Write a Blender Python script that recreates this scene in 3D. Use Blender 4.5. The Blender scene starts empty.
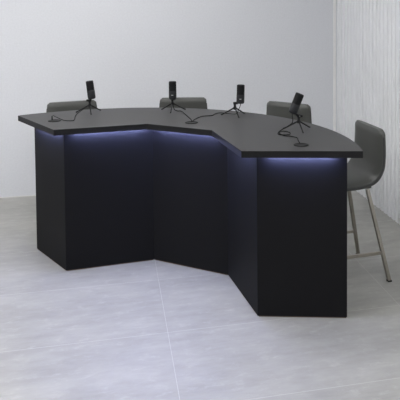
import bpy, bmesh, math
from mathutils import Vector, Matrix, Quaternion
S = bpy.context.scene
C = S.collection
PI = math.pi

# ---------------------------------------------------------------- materials
def mat(name, col, rough=.6, metal=0., spec=.5, bump=None, emit=None, sheen=0):
    m = bpy.data.materials.new(name); m.use_nodes = True
    nt = m.node_tree; b = nt.nodes['Principled BSDF']
    b.inputs['Base Color'].default_value = (*col, 1)
    b.inputs['Roughness'].default_value = rough
    b.inputs['Metallic'].default_value = metal
    b.inputs['Specular IOR Level'].default_value = spec
    if emit:
        b.inputs['Emission Color'].default_value = (*emit[0], 1)
        b.inputs['Emission Strength'].default_value = emit[1]
    tc = nt.nodes.new('ShaderNodeTexCoord')
    n = nt.nodes.new('ShaderNodeTexNoise'); n.inputs['Scale'].default_value = bump[0] if bump else 8
    n.inputs['Detail'].default_value = 4
    nt.links.new(tc.outputs['Object'], n.inputs['Vector'])
    mr = nt.nodes.new('ShaderNodeMix'); mr.data_type = 'RGBA'
    mr.inputs['A'].default_value = (*[c*.93 for c in col], 1); mr.inputs['B'].default_value = (*[min(1, c*1.07) for c in col], 1)
    nt.links.new(n.outputs['Fac'], mr.inputs['Factor'])
    if not emit: nt.links.new(mr.outputs['Result'], b.inputs['Base Color'])
    if bump:
        bp = nt.nodes.new('ShaderNodeBump'); bp.inputs['Strength'].default_value = bump[1]
        bp.inputs['Distance'].default_value = .002
        nt.links.new(n.outputs['Fac'], bp.inputs['Height']); nt.links.new(bp.outputs['Normal'], b.inputs['Normal'])
    return m

M = dict(
    wall=mat('white_wall_paint', (.705, .718, .755), .75, bump=(60, .05)),
    flute=mat('fluted_panel_paint', (.80, .815, .83), .6),
    grey=mat('grey_wall_paint', (.06, .06, .065), .8),
    ceil=mat('ceiling_paint', (.66, .66, .66), .9),
    trim=mat('white_corner_bead', (.92, .92, .92), .5),
    skirt=mat('white_sealant', (.72, .72, .71), .6),
    top=mat('matte_charcoal_laminate', (.044, .044, .044), .50, spec=.45, bump=(400, .06)),
    base=mat('matte_black_laminate', (.0100, .0100, .0110), .6, spec=.08, bump=(400, .05)),
    slab_edge=mat('dark_slab_edge', (.016, .016, .017), .5, spec=.1),
    edge=mat('raw_board_edge', (.12, .085, .06), .8),
    leather=mat('grey_faux_leather', (.064, .066, .061), .46, spec=.5, bump=(90, .12)),
    shaded_edge=mat('shaded_grey_leather', (.035, .036, .035), .5, bump=(90, .1)),  # darkened leather tone that imitates shade on the shell's sides
    steel=mat('brushed_champagne_steel', (.36, .335, .29), .4, metal=1., bump=(150, .08)),
    blackp=mat('black_plastic', (.007, .007, .008), .5, spec=.3),
    body=mat('charcoal_metal', (.020, .021, .024), .45, spec=.3),
    chrome=mat('polished_screw', (.55, .55, .56), .3, metal=1.),
    rubber=mat('black_rubber', (.01, .01, .01), .7),
    cable=mat('black_cable', (.004, .004, .004), .8, spec=.1),
    mark=mat('pale_print', (.45, .45, .45), .6),
    disc=mat('dark_port_cover', (.012, .012, .012), .6, spec=.2),
    led=mat('violet_led', (.3, .3, .8), emit=((.43, .49, 1.0), 245.)),
    lamp=mat('lamp_diffuser', (.9, .9, .9), emit=((1.0, .99, .985), 11.5)),
    frame=mat('white_lamp_frame', (.8, .8, .8), .5),
)

def grille_mat():
    m = mat('black_mesh_grille', (.006, .006, .007), .55, spec=.2); nt = m.node_tree
    v = nt.nodes.new('ShaderNodeTexVoronoi'); v.inputs['Scale'].default_value = 450
    tc = nt.nodes.new('ShaderNodeTexCoord'); nt.links.new(tc.outputs['Object'], v.inputs['Vector'])
    bp = nt.nodes.new('ShaderNodeBump'); bp.inputs['Strength'].default_value = .5; bp.inputs['Distance'].default_value = .001
    nt.links.new(v.outputs['Distance'], bp.inputs['Height'])
    nt.links.new(bp.outputs['Normal'], nt.nodes['Principled BSDF'].inputs['Normal'])
    return m
M['grille'] = grille_mat()

def floor_mat():
    m = bpy.data.materials.new('pale_concrete_look_tile'); m.use_nodes = True
    nt = m.node_tree; L = nt.links.new; b = nt.nodes['Principled BSDF']
    tc = nt.nodes.new('ShaderNodeTexCoord')
    def noise(sx, sy, scale, detail, rough=.6):
        mp = nt.nodes.new('ShaderNodeMapping'); mp.inputs['Scale'].default_value = (sx, sy, 1)
        L(tc.outputs['Object'], mp.inputs['Vector'])
        n = nt.nodes.new('ShaderNodeTexNoise'); n.inputs['Scale'].default_value = scale
        n.inputs['Detail'].default_value = detail; n.inputs['Roughness'].default_value = rough
        L(mp.outputs['Vector'], n.inputs['Vector']); return n
    n1 = noise(.8, 1.6, 1.7, 8, .66); n2 = noise(1.2, 4.5, 3.4, 6, .7); n3 = noise(1, 1.8, 9, 5, .72)
    r1 = nt.nodes.new('ShaderNodeValToRGB')
    r1.color_ramp.elements[0].position = .3; r1.color_ramp.elements[0].color = (.285, .283, .264, 1)
    r1.color_ramp.elements[1].position = .72; r1.color_ramp.elements[1].color = (.395, .392, .368, 1)
    L(n1.outputs['Fac'], r1.inputs['Fac'])
    r2 = nt.nodes.new('ShaderNodeValToRGB')
    r2.color_ramp.elements[0].position = .35; r2.color_ramp.elements[0].color = (.90, .90, .90, 1)
    r2.color_ramp.elements[1].position = .75; r2.color_ramp.elements[1].color = (1.07, 1.07, 1.07, 1)
    L(n2.outputs['Fac'], r2.inputs['Fac'])
    mx = nt.nodes.new('ShaderNodeMix'); mx.data_type = 'RGBA'; mx.blend_type = 'MULTIPLY'; mx.inputs['Factor'].default_value = 1
    L(r1.outputs['Color'], mx.inputs['A']); L(r2.outputs['Color'], mx.inputs['B'])
    # small pale blotches in the glaze
    r3 = nt.nodes.new('ShaderNodeValToRGB')
    r3.color_ramp.elements[0].position = .54; r3.color_ramp.elements[0].color = (0, 0, 0, 1)
    r3.color_ramp.elements[1].position = .72; r3.color_ramp.elements[1].color = (.45, .45, .45, 1)
    L(n3.outputs['Fac'], r3.inputs['Fac'])
    mz = nt.nodes.new('ShaderNodeMix'); mz.data_type = 'RGBA'
    L(r3.outputs['Color'], mz.inputs['Factor']); L(mx.outputs['Result'], mz.inputs['A']); mz.inputs['B'].default_value = (.47, .463, .44, 1)
    # joints
    sp = nt.nodes.new('ShaderNodeSeparateXYZ'); L(tc.outputs['Object'], sp.inputs['Vector'])
    def joint(out, off, per, w):
        a = nt.nodes.new('ShaderNodeMath'); a.operation = 'SUBTRACT'; L(out, a.inputs[0]); a.inputs[1].default_value = off - per/2
        f = nt.nodes.new('ShaderNodeMath'); f.operation = 'FLOORED_MODULO'; L(a.outputs[0], f.inputs[0]); f.inputs[1].default_value = per
        c = nt.nodes.new('ShaderNodeMath'); c.operation = 'COMPARE'; L(f.outputs[0], c.inputs[0]); c.inputs[1].default_value = per/2; c.inputs[2].default_value = w
        return c
    jx = joint(sp.outputs['X'], .316, 1.486, .0015); jy = joint(sp.outputs['Y'], 3.845, .747, .0018)
    mm = nt.nodes.new('ShaderNodeMath'); mm.operation = 'MAXIMUM'; L(jx.outputs[0], mm.inputs[0]); L(jy.outputs[0], mm.inputs[1])
    mj = nt.nodes.new('ShaderNodeMix'); mj.data_type = 'RGBA'
    L(mm.outputs[0], mj.inputs['Factor']); L(mz.outputs['Result'], mj.inputs['A']); mj.inputs['B'].default_value = (.46, .453, .43, 1)
    L(mj.outputs['Result'], b.inputs['Base Color'])
    b.inputs['Roughness'].default_value = .42; b.inputs['Specular IOR Level'].default_value = .4
    return m
M['floor'] = floor_mat()

# ---------------------------------------------------------------- helpers
def link(name, bm, m, parent=None, smooth=False, bevel=0, seg=2, angle=40):
    bmesh.ops.recalc_face_normals(bm, faces=bm.faces)
    me = bpy.data.meshes.new(name); bm.to_mesh(me); bm.free()
    me.materials.append(m)
    if smooth:
        for p in me.polygons: p.use_smooth = True
        me.set_sharp_from_angle(angle=math.radians(angle))
    o = bpy.data.objects.new(name, me); C.objects.link(o)
    if parent: o.parent = parent
    if bevel:
        md = o.modifiers.new('bevel', 'BEVEL'); md.width = bevel; md.segments = seg; md.limit_method = 'ANGLE'; md.angle_limit = math.radians(30)
    return o
def empty(name, label, cat, loc, rz=0, group=None):
    o = bpy.data.objects.new(name, None); C.objects.link(o); o.empty_display_size = .1
    o.location = loc; o.rotation_euler = (0, 0, rz); o['label'] = label; o['category'] = cat
    if group: o['group'] = group
    return o
def box(bm, lo, hi):
    x0, y0, z0 = lo; x1, y1, z1 = hi
    v = [bm.verts.new(p) for p in ((x0,y0,z0),(x1,y0,z0),(x1,y1,z0),(x0,y1,z0),(x0,y0,z1),(x1,y0,z1),(x1,y1,z1),(x0,y1,z1))]
    for f in ((0,3,2,1),(4,5,6,7),(0,1,5,4),(1,2,6,5),(2,3,7,6),(3,0,4,7)): bm.faces.new([v[i] for i in f])
    return bm
def prism(bm, pts, z0, z1):
    a = [bm.verts.new((x, y, z0)) for x, y in pts]; b = [bm.verts.new((x, y, z1)) for x, y in pts]
    n = len(pts)
    bm.faces.new(a[::-1]); bm.faces.new(b)
    for i in range(n): bm.faces.new((a[i], a[(i+1) % n], b[(i+1) % n], b[i]))
    return bm
def lathe(bm, prof, seg=32, mx=None, sx=1, sy=1):
    rings = []
    for r, z in prof:
        if r < 1e-6: rings.append([bm.verts.new((0, 0, z))])
        else: rings.append([bm.verts.new((r*sx*math.cos(2*PI*i/seg), r*sy*math.sin(2*PI*i/seg), z)) for i in range(seg)])
    for A, B in zip(rings, rings[1:]):
        for i in range(seg):
            j = (i+1) % seg
            if len(A) == 1 and len(B) == 1: continue
            if len(A) == 1: bm.faces.new((A[0], B[i], B[j]))
            elif len(B) == 1: bm.faces.new((A[i], A[j], B[0]))
            else: bm.faces.new((A[i], A[j], B[j], B[i]))
    if mx: bmesh.ops.transform(bm, matrix=mx, verts=[v for r in rings for v in r])
    return bm
def rod(bm, p, q, r0, r1=None, seg=12):
    r1 = r0 if r1 is None else r1
    p, q = Vector(p), Vector(q); d = q-p
    mx = Matrix.Translation(p) @ d.to_track_quat('Z', 'Y').to_matrix().to_4x4()
    return lathe(bm, [(0, 0), (r0, 0), (r1, d.length), (0, d.length)], seg, mx)
def bar(bm, p, q, w, t, side):
    """rectangular tube from p to q; side = direction of width w"""
    p, q = Vector(p), Vector(q); d = (q-p).normalized()
    s = (Vector(side) - d*Vector(side).dot(d)).normalized(); n = d.cross(s)
    c = [(-w/2, -t/2), (w/2, -t/2), (w/2, t/2), (-w/2, t/2)]
    a = [bm.verts.new(p+s*x+n*y) for x, y in c]; b = [bm.verts.new(q+s*x+n*y) for x, y in c]
    bm.faces.new(a[::-1]); bm.faces.new(b)
    for i in range(4): bm.faces.new((a[i], a[(i+1) % 4], b[(i+1) % 4], b[i]))
    return bm
def catmull(pts, n=8):
    pts = [Vector(p) for p in pts]; P = [pts[0]*2-pts[1]] + pts + [pts[-1]*2-pts[-2]]; out = []
    for i in range(1, len(P)-2):
        for k in range(n):
            t = k/n; a, b, c, d = P[i-1:i+3]
            out.append(.5*((2*b)+(c-a)*t+(2*a-5*b+4*c-d)*t*t+(3*b-a-3*c+d)*t**3))
    out.append(pts[-1]); return out
def tube(bm, pts, r, seg=8, smooth=8):
    pts = catmull(pts, smooth) if smooth else [Vector(p) for p in pts]
    rings = []; up = Vector((0, 0, 1)); q = None
    for i, p in enumerate(pts):
        d = (pts[min(i+1, len(pts)-1)] - pts[max(i-1, 0)]).normalized()
        if q is None: q = d.to_track_quat('Z', 'Y'); pd = d
        else: q = pd.rotation_difference(d) @ q; pd = d
        rings.append([bm.verts.new(p + q @ Vector((r*math.cos(2*PI*k/seg), r*math.sin(2*PI*k/seg), 0))) for k in range(seg)])
    for A, B in zip(rings, rings[1:]):
        for i in range(seg): bm.faces.new((A[i], A[(i+1) % seg], B[(i+1) % seg], B[i]))
    bm.faces.new(rings[0][::-1]); bm.faces.new(rings[-1]); return bm
def struct(name, bm, m, **k):
    o = link(name, bm, m, **k); o['kind'] = 'structure'; return o
NB = bmesh.new

# ---------------------------------------------------------------- the room
XL, XR, YB, YF, ZC = -6.4, 2.463, 6.866, -3.2, 3.6
struct('floor', box(NB(), (XL-.1, YF-.1, -.1), (XR+.1, YB+.1, 0)), M['floor'])
struct('ceiling', box(NB(), (XL-.1, YF-.1, ZC), (XR+.1, YB+.1, ZC+.1)), M['ceil'])
struct('wall_back', box(NB(), (XL-.1, YB, 0), (XR+.1, YB+.1, ZC)), M['wall'])
struct('wall_left', box(NB(), (XL-.1, YF, 0), (XL, YB, ZC)), M['wall'])
struct('wall_front', box(NB(), (XL-.1, YF-.1, 0), (XR+.1, YF, ZC)), M['grey'])
bm = NB(); per = .085
fa, ba = [], []
prof = [(0, .004), (.0215, .004), (.0235, .013), (.0285, .017), (.0775, .017), (.0830, .013)]
k = 0
while YB - k*per > YF:
    for dy, dx in prof:
        y = YB - k*per - dy; x = XR - dx
        fa.append((bm.verts.new((x, y, 0)), bm.verts.new((x, y, ZC))))
        ba.append((bm.verts.new((XR+.1, y, 0)), bm.verts.new((XR+.1, y, ZC))))
    k += 1
n = len(fa)-1
for i in range(n):
    bm.faces.new((fa[i][0], fa[i+1][0], fa[i+1][1], fa[i][1])); bm.faces.new((ba[i][0], ba[i][1], ba[i+1][1], ba[i+1][0]))
    bm.faces.new((fa[i][0], ba[i][0], ba[i+1][0], fa[i+1][0])); bm.faces.new((fa[i][1], fa[i+1][1], ba[i+1][1], ba[i][1]))
bm.faces.new((fa[0][0], fa[0][1], ba[0][1], ba[0][0])); bm.faces.new((fa[n][0], ba[n][0], ba[n][1], fa[n][1]))
struct('wall_right', bm, M['flute'])
struct('trim_1', box(NB(), (XR-.046, YB-.005, 0), (XR-.017, YB, ZC)), M['trim'])
struct('baseboard_back', box(NB(), (XL, YB-.004, 0), (XR-.046, YB, .008)), M['skirt'])

# ceiling lights above the frame: main light at left, three added as unseen fill
def ceiling_light(x, y, where):
    t = empty('ceiling_light', 'white square ceiling light ' + where, 'ceiling light', (x, y, ZC), 0, 'ceiling light panels')
    f = NB()
    for lo, hi in (((-.6,-.6),(.6,-.57)),((-.6,.57),(.6,.6)),((-.6,-.57),(-.57,.57)),((.57,-.57),(.6,.57))):
        box(f, (*lo, -.03), (*hi, 0))
    link('frame', f, M['frame'], t)
    link('diffuser', box(NB(), (-.57,-.57,-.02), (.57,.57,0)), M['lamp'], t)
for x, row in ((-4.6, 'in the left wall row'), (-1.9, 'in the row beside the desk')):
    for y, pos in ((.6, 'nearest the front wall'), (2.5, 'in the middle'), (4.4, 'nearest the back wall')):
        ceiling_light(x, y, row + ', ' + pos)
ceiling_light(.1, 5.0, 'added as fill above the desk')  # unseen lamp, added as overhead fill
ceiling_light(1.0, 1.4, 'added as fill above the open floor in front of the desk')  # unseen lamp, added to brighten the walls at right
ceiling_light(1.5, .0, 'added as fill nearest the fluted wall')  # added out of frame to lift the back wall's right end and the flutes

# ---------------------------------------------------------------- the desk
base = [(-.581,5.384), (-.328,4.891), (.311,4.949), (.807,4.544), (.879,3.907), (1.413,3.759)]
top = [(-.706,5.415), (-.387,4.762), (.264,4.816), (.687,4.472), (.765,3.823), (1.469,3.642)]
cen, R = Vector((-.037, 4.016)), 1.556
H, TH = 1.07, .042
desk = empty('studio_desk', 'large curved matte black studio desk, violet light glowing under its charcoal top', 'desk', (.3, 4.6, 0))
off = Vector((.3, 4.6))
def L2(p): return (p[0]-off.x, p[1]-off.y)
a0 = math.atan2(top[0][1]-cen.y, top[0][0]-cen.x); a1 = math.atan2(top[-1][1]-cen.y, top[-1][0]-cen.x)
if a0 < a1: a0 += 2*PI
arc = []
r0 = (Vector(top[0])-cen).length; r1 = (Vector(top[-1])-cen).length
for i in range(1, 64):
    t = i/64; a = a1 + (a0-a1)*t; r = r1+(r0-r1)*t
    arc.append((cen.x+r*math.cos(a), cen.y+r*math.sin(a)))
tt = link('tabletop', prism(NB(), [L2(p) for p in top+arc], H-TH, H), M['top'], desk, bevel=.0015)
tt.data.materials.append(M['slab_edge'])          # darker colour on the side faces of the slab
for p in tt.data.polygons:
    if abs(p.normal.z) < .5: p.material_index = 1
# base: five front panels and two side returns, mitred, hollow behind
def nrm(p, q):
    d = (Vector(q)-Vector(p)).normalized(); return Vector((-d.y, d.x))      # away from the viewer
sideA = Vector(base[0]) + nrm(base[0], base[1])*.33; sideF = Vector(base[-1]) + nrm(base[-2], base[-1])*.33
loop = [tuple(sideA)] + base + [tuple(sideF)]
T = .032
inn = []
for i, p in enumerate(loop):
    p = Vector(p)
    if i == 0: inn.append(p + nrm(loop[0], loop[1])*T)
    elif i == len(loop)-1: inn.append(p + nrm(loop[-2], loop[-1])*T)
    else:
        n1, n2 = nrm(loop[i-1], loop[i]), nrm(loop[i], loop[i+1]); b = (n1+n2).normalized()
        inn.append(p + b*(T/b.dot(n1)))
for i in range(len(loop)-1):
    q = [loop[i], loop[i+1], inn[i+1], inn[i]]
    nm = 'side_panel' if i in (0, len(loop)-2) else 'front_panel'
    o = link(nm, prism(NB(), [L2(p) for p in q], .007, H-TH), M['base'], desk, bevel=.0008)
    # recessed raw-edged plinth carrying the panel
    n_ = nrm(loop[i], loop[i+1]); s = n_*.004
    e = (Vector(loop[i+1])-Vector(loop[i])).normalized()*.006
    q2 = [Vector(loop[i])+s+e, Vector(loop[i+1])+s-e, Vector(inn[i+1])-s-e*2, Vector(inn[i])-s+e*2]
    link('plinth', prism(NB(), [L2(p) for p in q2], 0, .007), M['edge'], o)
# light strips under the top
for i, (k0, k1) in enumerate(((.10,.9), (.10,.92), (.08,.92), (.25,.78), (.12,.86))):
    p, q = Vector(base[i]), Vector(base[i+1]); n_ = -nrm(p, q)
    a, b = p.lerp(q, k0)+n_*.028, p.lerp(q, k1)+n_*.028
    w = n_*.006
    link('light_strip', prism(NB(), [L2(v) for v in (a, b, b+w, a+w)], H-TH-.013, H-TH), M['led'], desk)
# cable ports in the top
ports = [(-.406, 5.103), (.585, 4.78), (1.157, 3.886)]
for i, (x, y) in enumerate(ports):
    g = link('cable_port', lathe(NB(), [(0,0),(.047,0),(.047,.003),(.044,.005),(.03,.005),(.028,.0035),(0,.0035)], 40, Matrix.Translation((x-off.x, y-off.y, H))), M['disc'], desk, smooth=True)

# ---------------------------------------------------------------- microphones
RV = Vector((.9753, -.221, 0)); FV = Vector((.221, .9753, 0))     # room directions
def microphone(x, y, angs, dx, cz, tilt, lean, label, cable, port=None, cs=1, arm=True):
    t = empty('desk_microphone', label, 'microphone', (x, y, H), 0, 'tripod microphones on the desk')
    # tripod
    hub = link('tripod_hub', lathe(NB(), [(0,.050),(.010,.050),(.0135,.056),(.0135,.068),(.010,.072),(.009,.086),(0,.086)], 20), M['blackp'], t, smooth=True)
    for a in angs:
        a = math.radians(a); d = Vector((math.cos(a), math.sin(a), 0))
        f = NB(); rod(f, d*.008+Vector((0,0,.062)), d*.104+Vector((0,0,.0085)), .0060, .0045)
        lg = link('leg', f, M['blackp'], t, smooth=True)
        f = NB(); rod(f, d*.099+Vector((0,0,.0115)), d*.112+Vector((0,0,.0062)), .0058, .0045)
        link('rubber_foot', f, M['rubber'], lg, smooth=True)
    # swivel mount
    f = NB(); rod(f, (0,0,.080), (0,0,.106), .010, .010)
    k0 = Vector((0,0,.100)); rod(f, k0-RV*.013, k0+RV*.013, .010, .010)
    sw = link('swivel_mount', f, M['blackp'], t, smooth=True)
    ks = -1 if tilt < 0 else 1
    f = NB(); rod(f, k0+RV*.012*ks, k0+RV*.026*ks, .0095, .0085)
    link('knob', f, M['blackp'], sw, smooth=True)
    if cs < 0:
        f = NB(); rod(f, k0-FV*.016+RV*.006, k0-FV*.008+RV*.006, .004); link('screw', f, M['chrome'], sw, smooth=True)
    # body, about its own axis
    rot = Quaternion(FV, math.radians(tilt)) @ Quaternion(RV, math.radians(lean))
    ctr = RV*dx + Vector((0,0,cz)) - FV*.012
    mx = Matrix.Translation(ctr) @ rot.to_matrix().to_4x4() @ Matrix.Rotation(math.atan2(RV.y, RV.x), 4, 'Z')
    hl = .073; r = .031
    bd = link('body', lathe(NB(), [(0,-hl),(r*.72,-hl),(r*.9,-hl+.003),(r*.97,-hl+.008),(r,-hl+.014),(r,-.004),(r*.97,-.002),(0,-.002)], 36, mx, 1, .86), M['body'], t, smooth=True)
    link('grille', lathe(NB(), [(0,-.002),(r*.975,-.002),(r*.975,hl-.008),(r*.93,hl-.003),(r*.85,hl),(0,hl+.0005)], 36, mx, 1, .86), M['grille'], t, smooth=True)
    if abs(tilt) < 5:
      f = NB(); box(f, (-.008, -r*.86-.0008, -.038), (.008, -r*.86+.003, -.033)); bmesh.ops.transform(f, matrix=mx, verts=f.verts)
      link('logo_print', f, M['mark'], bd)
    lk = NB(); low = mx @ Vector((0, 0, -hl+.012)); rod(lk, k0, low, .0085, .0095); link('bracket', lk, M['blackp'], sw, smooth=True)
    # cable
    st = mx @ Vector((0, 0, -hl-.001)); 
    pts = [st, st-Vector((0,0,.014))] if cable[0] != 'hub' else [Vector((0,0,.070)), Vector((.0,0,.066))]
    rest = cable[1:] if cable[0] == 'hub' else cable
    for c in rest:
        z = c[2] if len(c) > 2 else .0040
        pts.append(Vector((c[0]-x, c[1]-y, z)))
    f = NB(); tube(f, pts, .0027); cb = link('cable', f, M['cable'], t, smooth=True)
    if port:
        f = NB(); rod(f, (port[0]-x, port[1]-y, .0055), (port[0]-x, port[1]-y, .034), .005, .0042); link('plug', f, M['cable'], cb, smooth=True)
    return t

microphone(-.156, 5.392, (170, 42, -84), .012, .187, -7, 0,
    'leftmost black tripod microphone, tilted slightly left, in front of the leftmost stool',
    ['hub', (-.196,5.455,.03), (-.248,5.381), (-.262,5.25), (-.262,5.118), (-.275,5.058), (-.336,5.081,.006), (-.374,5.12,.015), (-.420,5.135,.036)], (-.425, 5.130))
microphone(.495, 5.302, (137, 14, -103), .004, .171, 0, 0,
    'upright black tripod microphone with its front squarely to the room, second from the left',
    ['hub', (.507,5.275,.02), (.531,5.28), (.558,5.268), (.572,5.18), (.592,4.912), (.590,4.80,.007)])
microphone(.945, 4.964, (155, 36, -85), .045, .172, 2, 0,
    'upright black tripod microphone held off to the side of its mount, second from the right',
    [(.965,4.93,.05), (.955,4.955,.018), (.916,5.05), (.857,5.11), (.806,5.074), (.772,5.007), (.69,4.99), (.62,4.88), (.598,4.80,.007)])
microphone(1.270, 4.321, (151, 29, -91), -.018, .188, 22, 0,
    'rightmost black tripod microphone, leaning steeply right, on the near right wing of the desk',
    [(1.222,4.31,.06), (1.204,4.38,.02), (1.150,4.34), (1.111,4.27), (1.100,4.205), (1.160,4.185), (1.185,4.25), (1.150,4.30), (1.112,4.25), (1.122,4.164), (1.156,4.136), (1.187,4.078), (1.173,4.008), (1.158,3.92,.007)], cs=-1)

# ---------------------------------------------------------------- stools
def stool():
    t = empty('bar_stool', '', 'stool', (0, 0, 0), 0, 'grey bar stools behind the desk')
    # shell: profile swept sideways; x forward from the back line, z up
    P = catmull([Vector((0.031, 0, 1.06)), Vector((0.029, 0, .97)), Vector((0.031, 0, .87)), Vector((0.045, 0, .785)), Vector((0.095, 0, .713)), Vector((0.180, 0, .682)), Vector((0.295, 0, .675)), Vector((0.390, 0, .684)), Vector((0.445, 0, .680))], 5)
    def shell(half, thick, rr, puff):
        bm = NB(); ring_all = []
        ny = 14
        N = len(P)
        L = [0]
        for i in range(1, N): L.append(L[-1]+(P[i]-P[i-1]).length)
        for i, p in enumerate(P):
            d = (P[min(i+1, N-1)]-P[max(i-1, 0)]).normalized(); nn = Vector((-d.z, 0, d.x))
            if nn.x < 0 and nn.z < 0: nn = -nn
            # nn points to the sitter (forward / up)
            if nn.dot(Vector((.7, 0, .7))) < 0: nn = -nn
            e = min(L[i], L[-1]-L[i]); c = .03
            w = half + .018*min(1, max(0, (1.05-p.z)/.3)) - (c - math.sqrt(max(0, c*c-(c-min(e, c))**2)))*.75
            th = thick*(.55+.45*min(1, e/.03)) 
            ring = []
            for k in range(ny+1):
                u = -1+2*k/ny; y = math.copysign(abs(u)**.8, u)*w; f = 1-abs(u)**6*.55
                ring.append(bm.verts.new(p+Vector((0, y, 0))+nn*(th/2*f+puff*(1-u*u))))
            for k in range(ny, -1, -1):
                u = -1+2*k/ny; y = math.copysign(abs(u)**.8, u)*w; f = 1-abs(u)**6*.55
                ring.append(bm.verts.new(p+Vector((0, y, 0))-nn*(th/2*f)))
            ring_all.append(ring)
        m = len(ring_all[0])
        for A, B in zip(ring_all, ring_all[1:]):
            for i in range(m): bm.faces.new((A[i], A[(i+1) % m], B[(i+1) % m], B[i]))
        bm.faces.new(ring_all[0]); bm.faces.new(ring_all[-1][::-1]); return bm, ring_all
    bm, _ = shell(.214, .056, .04, .006)
    s = link('upholstered_shell', bm, M['leather'], t, smooth=True, angle=60)
    # dark strips along both sides, standing in for shade on the side faces
    for sg in (-1, 1):
        f = NB(); pts = [p+Vector((0, sg*(.207+.018*min(1, max(0, (1.05-p.z)/.3))), 0)) for p in P[3:-3]]
        tube(f, pts, .011, 8, 0); link('shaded_edge', f, M['shaded_edge'], s, smooth=True)
    f = NB(); box(f, (.09, -.15, .640), (.36, .15, .652)); link('mounting_plate', f, M['shaded_edge'], t, bevel=.003)
    feet = {}
    for sx, sy in ((0, -1), (0, 1), (1, -1), (1, 1)):
        tp = Vector((.13 if sx == 0 else .33, sy*.165, .643)); ft = Vector((0 if sx == 0 else .45, sy*.245, .008))
        f = NB(); bar(f, ft, tp, .024, .024, (0, 1, 0)); lg = link('leg', f, M['steel'], t, bevel=.002)
        f = NB(); box(f, (ft.x-.014, ft.y-.014, 0), (ft.x+.014, ft.y+.014, .010)); link('foot_cap', f, M['rubber'], lg)
        feet[sx, sy] = (ft, tp)
    def at(k, z): a, b = feet[k]; return a.lerp(b, (z-a.z)/(b.z-a.z))
    zf = .20
    for sy in (-1, 1):
        f = NB(); bar(f, at((0, sy), zf), at((1, sy), zf), .022, .018, (0, 0, 1)); link('footrest_bar', f, M['steel'], t, bevel=.002)
    f = NB(); bar(f, at((1, -1), zf), at((1, 1), zf), .022, .018, (0, 0, 1)); link('footrest_bar', f, M['steel'], t, bevel=.002)
    return t
def dup(o, parent=None):
    c = o.copy(); C.objects.link(c)
    if parent: c.parent = parent
    for ch in list(o.children): dup(ch, c)
    return c
spots = [((1.868, 4.436), 184.5, 'grey bar stool with its metal legs in view, by the fluted wall'),
         ((-0.336, 6.129), -80.8, 'leftmost grey bar stool, its low back just above the left end of the desk'),
         ((0.671, 6.087), -100.8, 'grey bar stool behind the second microphone from the left'),
         ((1.551, 5.546), -134.8, 'grey bar stool behind the rightmost, leaning microphone')]
proto = stool()
for i, ((x, y), a, lab) in enumerate(spots):
    o = proto if i == 0 else dup(proto)
    o.location = (x, y, 0); o.rotation_euler = (0, 0, math.radians(a)); o['label'] = lab

# ---------------------------------------------------------------- light, world, camera
w = bpy.data.worlds.new('world'); S.world = w; w.use_nodes = True
w.node_tree.nodes['Background'].inputs['Color'].default_value = (.8, .85, 1, 1)
w.node_tree.nodes['Background'].inputs['Strength'].default_value = .5

cam = bpy.data.cameras.new('camera'); co = bpy.data.objects.new('camera', cam); C.objects.link(co); S.camera = co
h, pitch, roll, f, cx, cy = 1.9985, .0464, -.0055, 656.47, 257.12, 26.42
Rv = RV.normalized(); F0 = FV.normalized(); Z = Vector((0, 0, 1))
Fw = F0*math.cos(pitch) - Z*math.sin(pitch); Uw = F0*math.sin(pitch) + Z*math.cos(pitch)
r_ = Rv*math.cos(roll) + Uw*math.sin(roll); u_ = -Rv*math.sin(roll) + Uw*math.cos(roll)
m3 = Matrix((r_, u_, -Fw)).transposed()
co.matrix_world = Matrix.Translation((0, 0, h)) @ m3.to_4x4()
cam.sensor_width = 36; cam.sensor_fit = 'HORIZONTAL'; cam.lens = f/400*36
cam.shift_x = (200-cx)/400; cam.shift_y = (cy-200)/400
cam.clip_start = .05

S.view_settings.view_transform = 'Standard'; S.view_settings.look = 'None'
S.view_settings.gamma = 1; S.view_settings.exposure = -.12; S.view_settings.use_curve_mapping = False
